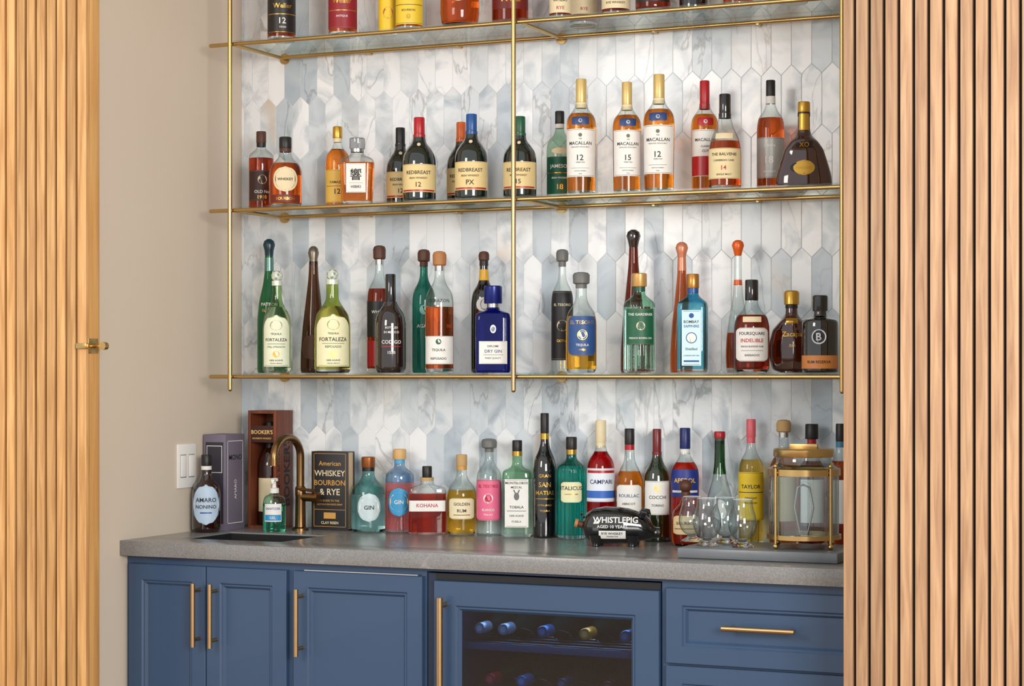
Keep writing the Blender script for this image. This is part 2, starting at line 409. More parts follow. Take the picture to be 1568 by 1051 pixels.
# ---------------------------------------------------------------- shelving
par = empty('brass_glass_shelving_unit')
br = brass(); mb = MB('brass_frame')
yfS, ybS = 4.99, 5.268
xL, xM, xR = wx(353, yfS), wx(787, yfS), wx(1290, yfS)
rr = .0058
for zs in (S1, S2, S3):
    mb.tube([(xL-.072, yfS+.009, zs), (xR+.07, yfS+.009, zs)], rr, br)
    mb.ball((xL-.072, yfS+.009, zs), rr*1.02, br)
    mb.tube([(xL, ybS, zs), (xR+.02, ybS, zs)], rr, br)
    for xx in (xL, xM+.012, xR):
        mb.tube([(xx, yfS+.009, zs), (xx, ybS, zs)], rr, br)
        mb.tube([(xx, ybS, zs), (xx, YB-.0015, zs)], rr*.8, br)
        mb.tube([(xx, YB-.008, zs), (xx, YB-.0015, zs)], .016, br, 24)
    for k in (.33, .66):
        for a, b in ((xL, xM), (xM, xR)):
            xx = a+(b-a)*k; mb.tube([(xx, ybS-.004, zs-.004), (xx, YB-.0015, zs-.004)], .004, br)
for xx in (xL, xM, xR):
    mb.tube([(xx, yfS-.003, S3-.036), (xx, yfS-.003, 2.75)], .0065, br, 18)
    mb.ball((xx, yfS-.003, S3-.036), .0065, br)
mb.build(parent=par)
gs = shell((246, 252, 251), .97, .22, .02)
for zs in (S1, S2, S3):
    mb = MB('glass_shelf')
    for a, b in ((xL+.0, xM-.003), (xM+.003, xR+.0)):
        mb.box((a, yfS+.012, zs+rr), (b, ybS+.006, zs+GT), gs)
    mb.build(parent=par)

# ---------------------------------------------------------------- bottles
def round_profile(p, rad):
    out = [p[0]]
    for i in range(1, len(p)-1):
        a, b, c = Vector(p[i-1]), Vector(p[i]), Vector(p[i+1])
        d1 = (a-b).length; d2 = (c-b).length
        if d1 < 1e-6 or d2 < 1e-6: continue
        q1 = b+(a-b)*min(.48, rad/d1); q2 = b+(c-b)*min(.48, rad/d2)
        for t in (0, .25, .5, .75, 1): out.append(tuple(q1*(1-t)**2+b*2*t*(1-t)+q2*t*t))
    out.append(p[-1]); return out
SH = {
 'mac': [(.90, 0), (.93, .012), (1, .60), (.92, .67), (.50, .735), (.36, .78), (.34, .97)],
 'std': [(.92, 0), (1, .015), (1, .58), (.90, .66), (.48, .73), (.34, .78), (.31, .97)],
 'red': [(.94, 0), (1, .02), (1, .47), (.93, .56), (.68, .64), (.42, .70), (.36, .76), (.31, .97)],
 'tear': [(.92, 0), (1, .015), (1, .40), (.86, .53), (.52, .66), (.38, .75), (.34, .93)],
 'taper': [(.92, 0), (1, .02), (.98, .16), (.82, .38), (.58, .58), (.38, .76), (.32, .92)],
 'fort': [(.90, 0), (1, .02), (1, .46), (.90, .56), (.58, .64), (.36, .70), (.34, .74), (.34, .92)],
 'sq': [(.93, 0), (1, .015), (1, .66), (.94, .71), (.5, .765), (.36, .79), (.36, .96)],
 'sqs': [(.94, 0), (1, .02), (1, .62), (.95, .68), (.42, .72), (.34, .75), (.34, .95)],
 'hib': [(.80, 0), (.9, .03), (1, .62), (.92, .68), (.5, .73), (.38, .76), (.38, .95)],
 'zac': [(.55, 0), (.85, .03), (1, .18), (1, .36), (.86, .52), (.5, .63), (.28, .70), (.24, .93)],
 'henn': [(.96, 0), (1, .03), (.96, .14), (.82, .30), (.68, .44), (.50, .53), (.28, .60), (.22, .66), (.21, .95)],
 'blan': [(.75, 0), (.92, .04), (1, .18), (1, .36), (.85, .52), (.45, .62), (.30, .68), (.28, .86)],
 'dec': [(.84, 0), (.95, .03), (1, .12), (.93, .26), (.66, .44), (.40, .58), (.30, .70), (.27, .95)],
 'wine': [(.94, 0), (1, .012), (1, .55), (.88, .63), (.52, .70), (.36, .76), (.33, .97)],
 'round': [(.86, 0), (1, .04), (1, .50), (.88, .60), (.5, .68), (.36, .74), (.34, .95)],
}
thickbase = liquid((238, 244, 242), 1.0)
def bottle(name, px, Y, base, hpx, wpx, shape, body, fill=0, liq=None, cap=None, capz=.84, capr=.36,
           capstyle='cyl', foil=None, labels=(), n=2, d=1, rot=None, flute=0, seg=40):
    Xc = wx(px, Y); s = dep(Xc, Y)/F; H = hpx*s; R = wpx*s/2
    mb = MB(name)
    if n > 2.3: R *= .96
    prof = [(r*R, z*H) for r, z in SH[shape]]
    prof = round_profile(prof, .035*H if n == 2 else .02*H)
    def rad(z):
        for (r0, z0), (r1, z1) in zip(prof[:-1], prof[1:]):
            if z0 <= z <= z1 and z1 > z0: return r0+(r1-r0)*(z-z0)/(z1-z0)
        return prof[-1][0]
    def params(r):
        t = min(1, max(0, (r/R-.45)/.3)); t = t*t*(3-2*t)
        return 2+(n-2)*t, 1+(d-1)*t
    def ring(r, z):
        nn, dd = params(r); o = []
        for i in range(seg):
            a = 2*math.pi*i/seg; c, q = math.cos(a), math.sin(a); f = 1
            if flute and r > .8*R: f = 1+.028*math.cos(flute*a)
            o.append((f*r*math.copysign(abs(c)**(2/nn), c), f*r*dd*math.copysign(abs(q)**(2/nn), q), z))
        return o
    if flute: seg = flute*6
    elif n > 2.3: seg = 56
    def surf(a, z, off):
        r = rad(z); nn, dd = params(r)
        if flute: off += .028*r
        if nn < 2.3 and dd > .97:
            g = a/r; return ((r+off)*math.sin(g), -(r+off)*math.cos(g), z)
        x = max(-.999*r, min(.999*r, a)); return (x, -r*dd*(1-abs(x/r)**nn)**(1/nn)-off, z)
    zt = capz*H
    def part(z0, z1, m, c0, c1):
        zs = [(rad(z0), z0)]+[(r, z) for r, z in prof if z0+1e-5 < z < z1-1e-5]+[(rad(z1), z1)]
        mb.loft([ring(r, z) for r, z in zs], m, c0, c1)
    if liq:
        zf = fill*H; zq = .034*H
        part(0, zq-.0002, thickbase, True, True); part(zq, zf, liq, True, True); part(zf, zt, body, False, False)
    else: part(0, zt, body, True, body.name.startswith('finish'))
    cm = cap or paint((25, 22, 22), .4); cr = capr*R
    if capstyle == 'cyl':
        mb.lathe([(cr*.96, zt-.001), (cr, zt+.001), (cr, H-.0025), (cr*.9, H)], cm, seg=28)
        if foil: mb.lathe([(rad(zt*.995)+.0006, zt-.045*H-.002), (rad(zt)+.0008, zt-.0012), (cr*.7, zt-.0011)], foil, False, False, seg=28)
    elif capstyle == 'ball':
        br_ = (H-zt)*.5; mb.lathe([(rad(zt)*1.08, zt-.012), (rad(zt)*1.08, zt+.002), (br_*.6, zt+.003)], cm, seg=24)
        mb.ball((0, 0, H-br_), br_, cm, seg=24)
        if foil:
            for k in range(9):
                for lv in (-.5, .15, .7):
                    a = 2*math.pi*(k+lv)/9; cc = math.sqrt(1-lv*lv); mb.ball((math.cos(a)*br_*.82*cc, math.sin(a)*br_*.82*cc, H-br_+br_*.82*lv), br_*.28, foil if k % 2 else cm, seg=8, nr=6)
    elif capstyle == 'mush':
        mb.lathe([(rad(zt)*1.06, zt-.02*H), (rad(zt)*1.06, zt+.02*H)], foil or cm, True, True, seg=24)
        mb.lathe([(cr*.8, zt+.02*H), (cr, zt+.03*H), (cr*1.03, H-.03*H), (cr*.85, H-.008*H), (cr*.4, H)], cm, seg=28)
    elif capstyle == 'bulb':
        mb.lathe([(rad(zt)*1.02, zt-.01), (cr*.75, zt+.15*(H-zt)), (cr, zt+.55*(H-zt)), (cr*.8, zt+.85*(H-zt)), (cr*.35, H)], cm, seg=28)
    for L in labels:
        z0, z1, w, shp, lm, txts = L[:6]
        z0 *= H; z1 *= H; hh = z1-z0
        rmid = rad((z0+z1)/2)
        rnd_ = n <= 2.3 and d > .97
        full = w*math.pi/180*rmid if rnd_ else w*rmid
        tfull = min(full, .82*rmid) if rnd_ else full
        NR, NC = 16, 18 if w < 100 else 40
        if lm is not None and len(txts) > 2 and shp in ('rect', 'tag', 'arch'):
            rc = GO if lm in (K, GRN) else TEXG
            txts = list(txts)+[('~', .022, .007, rc, .86)]+([('~', .978, .007, rc, .86)] if shp != 'arch' else [])
        if lm is not None:
            g = []
            for i in range(NR+1):
                t = i/NR; k = 1
                if shp == 'oval': k = max(.02, math.sqrt(max(0, 1-(2*t-1)**2)))
                elif shp == 'arch': k = 1 if t < .72 else max(.05, math.sqrt(max(0, 1-((t-.72)/.28)**2)))
                elif shp == 'tag': k = min(1, .7+.3*min(t, 1-t)/.08) if min(t, 1-t) < .08 else 1
                zz = z0+hh*t
                g.append([surf(full*k*(2*j/NC-1), zz, .0006) for j in range(NC+1)])
            mb.loft(g, lm, closed=False)
        for T in txts:
            st, zc, th, tm = T[:4]; mw = T[4] if len(T) > 4 else .85; ro = T[5] if len(T) > 5 else 0
            zc_ = z0+hh*zc
            if st[0] == '~':
                g = [[surf(full*mw*(2*j/12-1), zc_+q*th*hh/2, .0009) for j in range(13)] for q in (-1, 1)]
                mb.loft(g, tm, closed=False)
            elif st[0] == '@':
                rr_ = th*hh/2; ids = [mb.v(surf(rr_*math.cos(2*math.pi*q/20)*(mw if mw else 1), zc_+rr_*math.sin(2*math.pi*q/20), .0008)) for q in range(20)]
                mb.f(ids, tm)
            else:
                off = .0011 if len(T) < 7 else T[6]
                if ro: mb.text(st, lambda a, b: surf(a, zc_+b, off), th*hh, hh*mw, tm, rot=ro)
                else: mb.text(st, lambda a, b: surf(a, zc_+b, off), th*hh, 2*tfull*mw, tm)
    if rot is None: rot = math.atan(-Xc/Y)*(1.0 if n <= 2.3 and d > .9 else .92)+rng.uniform(-.09, .09)
    else: rot = math.atan(-Xc/Y)+math.radians(rot)
    return mb.build((Xc, Y, base+.0003), rot)

K = paint((24, 22, 22), .45); KG = paint((20, 18, 18), .15, 0, .6); W = paint((226, 224, 218), .6); CR = paint((222, 206, 168), .6)
GO = paint((205, 160, 70), .3, .8); SI = steel(); RD = paint((170, 20, 30), .35); DB = paint((34, 60, 110), .4)
BRN = paint((80, 44, 26), .55); CORK = paint((190, 154, 104), .8); GRY = paint((104, 104, 102), .5); GRN = paint((18, 82, 54), .4)
INK = paint((36, 34, 34), .6); WD = paint((166, 112, 64), .6); BL2 = paint((26, 76, 142), .35); TEXG = paint((110, 100, 80), .6)
clear = shell(); clg = shell((216, 236, 220), .4); AM = liquid((244, 144, 46)); AM2 = liquid((220, 98, 32)); AMD = liquid((166, 56, 24)); GOLD = liquid((246, 184, 54))
blackg = dark((10, 10, 12))
dkbrown = dark((44, 18, 12))
BF, BB = 5.075, 5.205

# ---- upper shelf (S1)
b1 = S1+GT
bottle('whiskey_bottle', 431, BF, b1, 165, 43, 'std', clear, .7, AMD, cap=K, labels=[(.06, .52, 78, 'rect', K, [('Weller', .55, .2, GO), ('~', .38, .015, GO), ('12', .25, .12, W), ('YEARS', .12, .05, W, .3)])])
bottle('whiskey_bottle', 525, BF, b1, 165, 44, 'std', clear, .7, AM2, cap=RD, labels=[(.06, .52, 78, 'rect', paint((140, 20, 36), .5), [('Weller', .55, .2, GO), ('~', .36, .015, GO), ('ANTIQUE', .24, .07, W, .5)])])
bottle('whiskey_bottle', 594, BF+.03, b1, 160, 28, 'std', clear, .7, AM, cap=K, labels=[(.03, .6, 84, 'rect', paint((236, 196, 40), .5), [('@', .3, .2, RD)])])
bottle('whiskey_bottle', 627, BF, b1, 165, 42, 'std', clear, .7, AM2, cap=K, labels=[(.05, .55, 80, 'rect', paint((232, 196, 50), .5), [('TAYLOR', .5, .1, INK), ('~', .36, .01, INK), ('BOURBON', .26, .05, INK, .6), ('@', .14, .1, GO)])])
bottle('whiskey_bottle', 704, BF, b1, 120, 60, 'blan', clear, .6, AM2, cap=K, capstyle='ball', labels=[(.30, .55, 50, 'oval', CR, [('BOURBON', .5, .14, INK)])])
bottle('whiskey_bottle', 781, BF+.05, b1, 150, 56, 'round', clear, .7, AMD, cap=K, labels=[(.16, .45, 70, 'rect', paint((110, 26, 20), .5), [('RYE', .4, .3, GO)])])
bottle('whiskey_bottle', 858, BF, b1, 165, 34, 'std', clear, .7, AMD, cap=K, labels=[(.05, .5, 76, 'rect', CR, [('WHEAT', .26, .09, INK), ('RYE', .10, .07, RD)])])
bottle('whiskey_bottle', 893, BB, b1, 165, 42, 'std', clear, .7, AMD, cap=K, labels=[(.1, .5, 76, 'rect', CR, [('RYE', .12, .07, RD)])])
bottle('whiskey_bottle', 943, BF+.02, b1, 165, 44, 'std', clear, .7, AMD, cap=K, labels=[(.06, .5, 76, 'rect', CR, [('RYE WHISKEY', .12, .08, INK)])])
bottle('whiskey_bottle', 1000, BF+.02, b1, 150, 54, 'round', clear, .7, AMD, cap=K, labels=[(.1, .5, 70, 'rect', K, [('MASH', .12, .1, GO)])])
bottle('whiskey_bottle', 1062, BF+.02, b1, 165, 44, 'std', blackg, cap=K, labels=[(.1, .5, 76, 'rect', CR, [])])
bottle('whiskey_bottle', 1130, BF+.02, b1, 165, 46, 'std', clear, .7, AM2, cap=K, labels=[(.1, .5, 76, 'rect', W, [])])
bottle('whiskey_bottle', 1215, BF+.02, b1, 165, 46, 'std', clear, .7, AM, cap=K, labels=[(.1, .5, 76, 'rect', W, [])])

# ---- middle shelf (S2)
b2 = S2+GT
bottle('whiskey_bottle', 400, BB-.03, b2, 122, 38, 'sq', clear, .66, AMD, cap=BRN, capz=.86, capr=.4, foil=K, labels=[(.12, .5, 72, 'rect', paint((50, 24, 18), .5), [('@', .7, .3, CR, 1), ('OLD No.', .3, .1, W), ('1910', .12, .12, GO, .6)])])
bottle('whiskey_bottle', 437, BF, b2, 107, 50, 'round', clear, .62, AM2, cap=K, capz=.84, capr=.38, foil=BRN, labels=[(.2, .56, 46, 'oval', CR, [('@', .5, .86, BRN, 1), ('@', .5, .74, CR, 1), ('WHISKEY', .5, .16, INK, .6, 0, .0016)]), (.05, .16, 60, 'rect', paint((110, 34, 20), .5), [('BOURBON', .5, .4, GO, .7)])])
bottle('whiskey_bottle', 517, BB-.03, b2, 125, 37, 'std', clear, .72, AM, cap=GO, capz=.86, capr=.4, foil=CR, labels=[(.06, .46, 74, 'rect', paint((226, 186, 84), .5), [('YAMAZAKI', .62, .1, INK), ('12', .34, .16, INK), ('~', .5, .012, INK)])])
bottle('whiskey_bottle', 547, BF-.005, b2, 101, 54, 'hib', clear, .62, AM, cap=shell((225, 225, 225), .4), capz=.84, capr=.46, n=5, d=.75, foil=SI, labels=[(.16, .60, .60, 'rect', W, [('\u97ff', .62, .4, INK), ('HIBIKI', .2, .10, INK, .5), ('~', .33, .015, GO, .7)])])
for (px, Yb, h, capm, yr, w) in ((613, BB, 121, K, '12', 44), (642, BF, 129, RD, '12', 51), (706, BB, 126, paint((210, 96, 28), .35), '15', 44), (722, BF, 131, BL2, 'PX', 51), (796, BF+.01, 125, GRN, '15', 51)):
    bottle('whiskey_bottle', px, Yb, b2, h, w, 'red', dark((14, 26, 18)), cap=capm, capz=.80, capr=.33, foil=capm,
           labels=[(.10, .43, 76, 'rect', paint((222, 198, 140), .6), [('REDBREAST', .70, .17, INK, .95), ('IRISH WHISKEY', .50, .07, INK, .7), (yr, .27, .17, INK, .3), ('~', .06, .05, RD)]), (.64, .70, 40, 'rect', K, [('@', .5, .7, CR, 1)])])
bottle('whiskey_bottle', 857, BB, b2, 137, 40, 'std', clg, .0, None, cap=K, capz=.86, capr=.36, foil=W, labels=[(.05, .48, 76, 'rect', paint((14, 84, 62), .5), [('JAMESON', .74, .16, W, 1), ('~', .58, .02, GO), ('IRISH WHISKEY', .45, .07, W, .8), ('18', .22, .14, GO, .3)]), (.51, .58, 40, 'oval', CR, [])])
for (px, Yb, h, w, capm, yr, redl) in ((890, BF, 178, 46, CORK, '12', 0), (960, BF+.01, 171, 44, CORK, '15', 0), (1009, BF+.01, 181, 48, CORK, '12', 0), (1079, BB-.02, 174, 42, RD, '12', 1)):
    lb = [(.15, .56, 72, 'rect', W, [('@', .87, .08, TEXG, 1), ('THE', .79, .025, INK, .2), ('MACALLAN', .70, .085, INK, 1), ('HIGHLAND SINGLE MALT', .62, .026, TEXG, .8), (yr, .40, .12, INK, .35), ('YEARS OLD', .30, .026, INK, .4), ('~', .18, .006, INK, .5), ('SCOTCH WHISKY', .12, .026, INK, .5), ('700 ML', .06, .018, INK, .3)]),
          (.595, .665, 36, 'tag', DB if not redl else RD, [('@', .5, .5, SI, 1)])]
    if redl: lb[0] = (.15, .56, 72, 'rect', W, [('MACALLAN', .78, .085, INK, 1), ('CLASSIC', .64, .04, INK, .5), ('CUT', .54, .06, INK, .3), ('~', .22, .42, RD, 1)])
    bottle('whiskey_bottle', px, Yb, b2, h, w, 'mac', clear, .70, AM, cap=paint((210, 182, 116), .35, .3) if not redl else RD, capz=.80, capr=.36, foil=capm if redl else CR, labels=lb)
bottle('whiskey_bottle', 1110, BF-.005, b2, 146, 50, 'tear', clear, .5, AM2, cap=KG, capz=.80, capr=.36, foil=KG, labels=[(.1, .42, 74, 'rect', paint((222, 204, 156), .6), [('THE BALVENIE', .80, .10, INK, 1), ('CARIBBEAN CASK', .60, .07, INK, .8), ('14', .36, .15, RD, .3), ('SINGLE MALT', .14, .06, INK, .6)]), (.52, .58, 40, 'rect', CR, [])])
bottle('whiskey_bottle', 1180, BB, b2, 172, 42, 'std', clear, .66, AM2, cap=K, capz=.86, capr=.34, foil=W, labels=[(.12, .48, 76, 'rect', paint((166, 166, 162), .4, .3), [('OBAN', .8, .08, W, .5), ('18', .45, .18, W, .4), ('WHISKY', .16, .06, W, .6)]), (.79, .85, 170, 'rect', W, [])])
bottle('cognac_bottle', 1231, 5.062, b2, 129, 86, 'henn', dark((52, 18, 9)), cap=GO, capz=.88, capr=.22, d=.42, foil=K, labels=[(.12, .30, .42, 'oval', GO, [('@', .5, .84, K, 2.2), ('Hennessy', .5, .34, GO, .8, 0, .0016)]), (.44, .52, .5, 'tag', K, [('XO', .5, .7, GO)]), (.66, .86, .9, 'rect', GO, [])])
bottle('whiskey_bottle', 1312, BB, b2, 125, 46, 'std', clear, .7, AM2, cap=K, labels=[(.1, .5, 70, 'rect', CR, [])])

# ---- lower shelf (S3)
b3 = S3+GT
bottle('tequila_bottle', 412, BB, b3, 205, 36, 'tear', liquid((40, 118, 70), .85), cap=paint((16, 50, 60), .3), capz=.90, capr=.52, capstyle='bulb', labels=[(.44, .54, 60, 'rect', None, [('PATRON', .7, .34, W, 1), ('EL ALTO', .25, .25, GO)]), (.76, .86, 175, 'rect', paint((100, 140, 130), .3, .6), [])])
def fortl(c1, c2, st): return [(.06, .56, 62, 'arch', c1, [('@', .80, .20, c2, 1.2), ('@', .80, .13, c1, 1.2, 0), ('TEQUILA', .63, .045, INK, .5), ('FORTALEZA', .52, .09, INK, 1), ('~', .44, .008, INK, .6), (st, .38, .045, GRN, .8), ('@', .24, .13, GO, 1), ('100% AGAVE', .12, .035, INK, .6), ('TEQUILA, MEXICO', .06, .025, INK, .6)])]
bottle('tequila_bottle', 424, BF-.005, b3, 157, 43, 'fort', shell((200, 226, 180), .4), .64, liquid((196, 224, 176), .98), cap=paint((206, 214, 200), .4, .2), capz=.89, capstyle='ball', foil=paint((150, 162, 150), .4, .4), labels=fortl(paint((224, 228, 200), .6), paint((120, 146, 100), .6), 'STILL STRENGTH'))
bottle('tequila_bottle', 480, BB, b3, 194, 40, 'taper', liquid((96, 54, 26), .85), cap=paint((120, 112, 100), .35, .7), capz=.88, capr=.42, capstyle='bulb', labels=[(.10, .3, 60, 'oval', BRN, [])])
bottle('tequila_bottle', 509, BF, b3, 159, 55, 'fort', shell((210, 224, 140), .4), .64, liquid((206, 204, 92), .97), cap=paint((206, 214, 200), .4, .2), capz=.89, capstyle='ball', foil=paint((150, 162, 150), .4, .4), labels=fortl(paint((230, 226, 184), .6), paint((160, 150, 80), .6), 'REPOSADO'))
bottle('whiskey_bottle', 581, BB, b3, 195, 38, 'std', clear, .66, AMD, cap=BRN, capz=.87, capr=.5, capstyle='mush', foil=SI, labels=[(.28, .56, 80, 'rect', K, [('WHISTLE', .7, .14, W), ('15', .4, .3, W, .4)]), (.05, .25, 75, 'rect', RD, [])])
bottle('tequila_bottle', 598, BF, b3, 151, 47, 'round', dark((30, 18, 16)), cap=KG, capz=.72, capr=.34, labels=[(.12, .5, 60, 'rect', None, [('BOTTLED', .88, .06, W, .5), ('IN MEXICO', .76, .06, W, .6), ('CODIGO', .5, .11, W, .8), ('~', .38, .02, RD, .6), ('1530', .22, .08, W, .5)])])
bottle('tequila_bottle', 649, BB, b3, 189, 36, 'std', liquid((34, 124, 106), .9), cap=BRN, capz=.88, capr=.52, capstyle='mush', labels=[(.3, .56, 70, 'rect', None, [('@', .8, .3, paint((110, 160, 150), .5), 1), ('AGAVE', .3, .16, W, .8)])])
bottle('tequila_bottle', 673, BF, b3, 186, 43, 'std', clear, .54, AM2, cap=WD, capz=.86, capr=.48, capstyle='mush', foil=SI, labels=[(.07, .30, 76, 'rect', W, [('@', .8, .2, GRN, 1), ('TEQUILA', .5, .13, INK, .6), ('REPOSADO', .2, .1, INK, .7)]), (.54, .64, 70, 'rect', None, [('CORAZON', .5, .5, INK, 1)])])
bottle('whiskey_bottle', 741, BB, b3, 186, 40, 'std', blackg, cap=BRN, capz=.90, capr=.4, capstyle='mush', foil=K, labels=[(.76, .85, 175, 'rect', paint((210, 160, 40), .4), []), (.5, .62, 36, 'oval', W, [('@', .5, .75, K, .7)])])
bottle('gin_bottle', 755, BF-.002, b3, 133, 56, 'sqs', liquid((10, 22, 120), .6), cap=paint((14, 30, 110), .25, .3), capz=.80, capr=.52, foil=SI, n=6, d=.75, labels=[(.10, .36, .80, 'rect', W, [('DIPLOME', .78, .10, INK, .4), ('DRY GIN', .56, .14, DB, .6), ('~', .4, .015, INK, .7), ('FINEST QUALITY', .25, .08, INK, .6)]), (.42, .58, .5, 'oval', None, [('@', .5, .6, SI, .7), ('@', .5, .4, DB, .7)])])
bottle('tequila_bottle', 861, BB, b3, 189, 33, 'std', clear, .0, None, cap=GRY, capz=.88, capr=.56, capstyle='mush', labels=[(.10, .66, 84, 'rect', paint((30, 28, 32), .5), [('EL TESORO', .80, .08, CR, 1), ('@', .5, .16, CR, 1), ('EXTRA', .28, .05, GO, .6)])])
bottle('tequila_bottle', 890, BF, b3, 154, 47, 'round', clear, .56, GOLD, cap=GRY, capz=.86, capr=.54, capstyle='mush', labels=[(.17, .56, 60, 'tag', paint((36, 74, 130), .5), [('EL TESORO', .84, .11, GO, 1), ('@', .52, .26, GO, 1), ('@', .52, .18, W, 1), ('TEQUILA', .26, .07, W, .6), ('ANEJO', .14, .06, GO, .4)])])
bottle('tequila_bottle', 970, BB, b3, 219, 40, 'taper', liquid((118, 44, 24), .8), cap=dark((34, 18, 16)), capz=.90, capr=.56, capstyle='bulb', labels=[])
bottle('gin_bottle', 979, BF, b3, 152, 48, 'sq', shell((190, 232, 210), .4), .66, liquid((190, 238, 212), .98), cap=paint((200, 156, 92), .35, .4), capz=.87, capr=.48, foil=GRN, flute=14, labels=[(.28, .64, 56, 'rect', paint((18, 88, 58), .5), [('THE GARDENER', .84, .10, W, 1), ('@', .52, .24, CR, 1), ('@', .52, .17, GRN, 1), ('FRENCH RIVIERA GIN', .18, .07, W, .9)])])
bottle('tequila_bottle', 1044, BB, b3, 200, 36, 'taper', liquid((206, 104, 54), .9), cap=paint((206, 130, 100), .35, .3), capz=.90, capr=.54, capstyle='bulb', labels=[(.78, .88, 175, 'rect', paint((206, 130, 100), .35, .3), [])])
bottle('gin_bottle', 1061, BF, b3, 151, 48, 'sq', shell((100, 200, 228), .4), .70, liquid((104, 208, 238), .98), cap=paint((184, 130, 66), .3, .7), capz=.86, capr=.42, foil=BL2, n=5, d=.85, labels=[(.07, .63, .64, 'rect', paint((196, 226, 234), .5), [('@', .90, .09, BL2, 1), ('BOMBAY', .79, .055, INK, .8), ('SAPPHIRE', .71, .05, BL2, .8), ('@', .5, .2, BL2, 1), ('@', .5, .17, W, 1), ('Distilled', .3, .06, INK, .6), ('LONDON DRY GIN', .18, .035, INK, .8), ('~', .08, .03, BL2, .8)])])
bottle('tequila_bottle', 1130, BB, b3, 203, 38, 'dec', clear, .30, liquid((196, 84, 30), .95), cap=paint((224, 96, 26), .3, .2), capz=.91, capr=.5, capstyle='bulb', foil=None, labels=[(.66, .70, 175, 'rect', paint((224, 96, 26), .3), [])])
bottle('rum_bottle', 1151, BF, b3, 142, 54, 'round', clear, .62, AMD, cap=KG, capz=.78, capr=.38, labels=[(.12, .48, 62, 'tag', W, [('FOURSQUARE', .82, .11, INK, .95), ('INDELIBLE', .62, .11, RD, .85), ('SINGLE BLENDED RUM', .44, .05, INK, .8), ('~', .32, .01, INK, .6), ('BARBADOS', .18, .07, INK, .5)]), (.54, .60, 34, 'rect', CR, [])])
bottle('rum_bottle', 1212, BB-.035, b3, 126, 68, 'zac', dark((60, 20, 9)), cap=GO, capz=.80, capr=.34, d=.62, foil=K, capstyle='mush', labels=[(.30, .56, .5, 'rect', None, [('Zacapa', .6, .45, GO, .95), ('XO', .1, .3, GO, .3)]), (.58, .66, .5, 'rect', GO, [])])
bottle('rum_bottle', 1256, BF-.025, b3, 118, 56, 'sqs', blackg, cap=KG, capz=.80, capr=.42, labels=[(.05, .22, 78, 'rect', paint((200, 128, 66), .5), [('RUM RESERVA', .5, .34, INK, .8)]), (.34, .58, 40, 'oval', None, [('@', .5, .8, SI, 1), ('@', .5, .66, K, 1), ('B', .5, .4, SI, .3, 0, .0014)])], n=2)

# ---- counter back row
bc = CTOP; YR = 5.247
bottle('amaro_bottle', 316, 5.022, bc, 118, 44, 'round', dark((36, 13, 11)), cap=K, capz=.86, capr=.36, foil=W, labels=[(.10, .62, 58, 'oval', paint((176, 196, 216), .5), [('@', .5, .92, paint((90, 124, 168), .5), .9), ('@', .5, .8, paint((210, 218, 226), .5), .9), ('AMARO', .62, .11, INK, .9, 0, .0014), ('NONINO', .45, .11, INK, .9, 0, .0014), ('~', .3, .03, BL2, .4)])])
bottle('gin_bottle', 564, YR-.008, bc, 114, 53, 'round', shell((186, 222, 220), .4), .5, liquid((184, 222, 220), .98), cap=paint((166, 100, 54), .3, .7), capz=.86, capr=.4, foil=K, labels=[(.14, .52, 40, 'oval', paint((190, 208, 210), .4), [('@', .5, .88, paint((110, 146, 150), .5), 1), ('@', .5, .72, W, 1), ('GIN', .5, .16, INK, .4, 0, .0014)])])
bottle('gin_bottle', 612, YR, bc, 127, 44, 'sq', shell((200, 220, 236), .4), .60, liquid((252, 172, 172), .96), cap=paint((208, 166, 106), .5), capz=.88, capr=.46, foil=paint((80, 160, 206), .4), labels=[(.20, .54, 46, 'oval', paint((50, 146, 194), .5), [('@', .5, .68, paint((236, 176, 84), .5), 1), ('@', .5, .5, paint((50, 146, 194), .5), 1), ('GIN', .5, .14, W, .4, 0, .0014)])])
bottle('rum_bottle', 654, YR-.035, bc, 104, 60, 'sqs', clear, .60, liquid((190, 56, 26), .95), cap=K, capz=.84, capr=.26, foil=CORK, n=6, d=.45, labels=[(.34, .50, .96, 'rect', W, [('KOHANA', .55, .42, RD, .6)])])
bottle('liqueur_bottle', 707, YR, bc, 122, 44, 'round', clear, .56, liquid((244, 208, 84), .95), cap=CORK, capz=.86, capr=.38, foil=paint((200, 150, 70), .4), labels=[(.20, .46, 58, 'tag', paint((228, 214, 176), .6), [('GOLDEN', .72, .16, INK, .7), ('RUM', .4, .16, INK, .5), ('~', .2, .03, BRN, .6)])])
bottle('tequila_bottle', 749, YR, bc, 148, 39, 'std', clear, .0, None, cap=GRY, capz=.88, capr=.6, capstyle='mush', labels=[(.16, .58, 74, 'tag', paint((224, 104, 138), .5), [('EL TESORO', .84, .10, RD, 1), ('@', .54, .24, W, 1), ('@', .54, .16, RD, 1), ('BLANCO', .26, .07, W, .6), ('TEQUILA', .14, .05, W, .5)])])
bottle('mezcal_bottle', 792, YR, bc, 147, 47, 'sqs', shell((200, 228, 206), .4), .60, liquid((210, 234, 216), .98), cap=K, capz=.89, capr=.34, foil=GO, n=5, d=.8, labels=[(.10, .60, .80, 'rect', W, [('MONTELOBOS', .92, .075, INK, .95), ('MEZCAL', .83, .045, INK, .5), ('@', .64, .16, GRY, .7), ('V', .7, .16, GRY, .6), ('TOBALA', .42, .07, INK, .6), ('~', .34, .01, INK, .8), ('100% AGAVE', .24, .045, INK, .6), ('PUEBLA', .12, .045, GRY, .4)])])
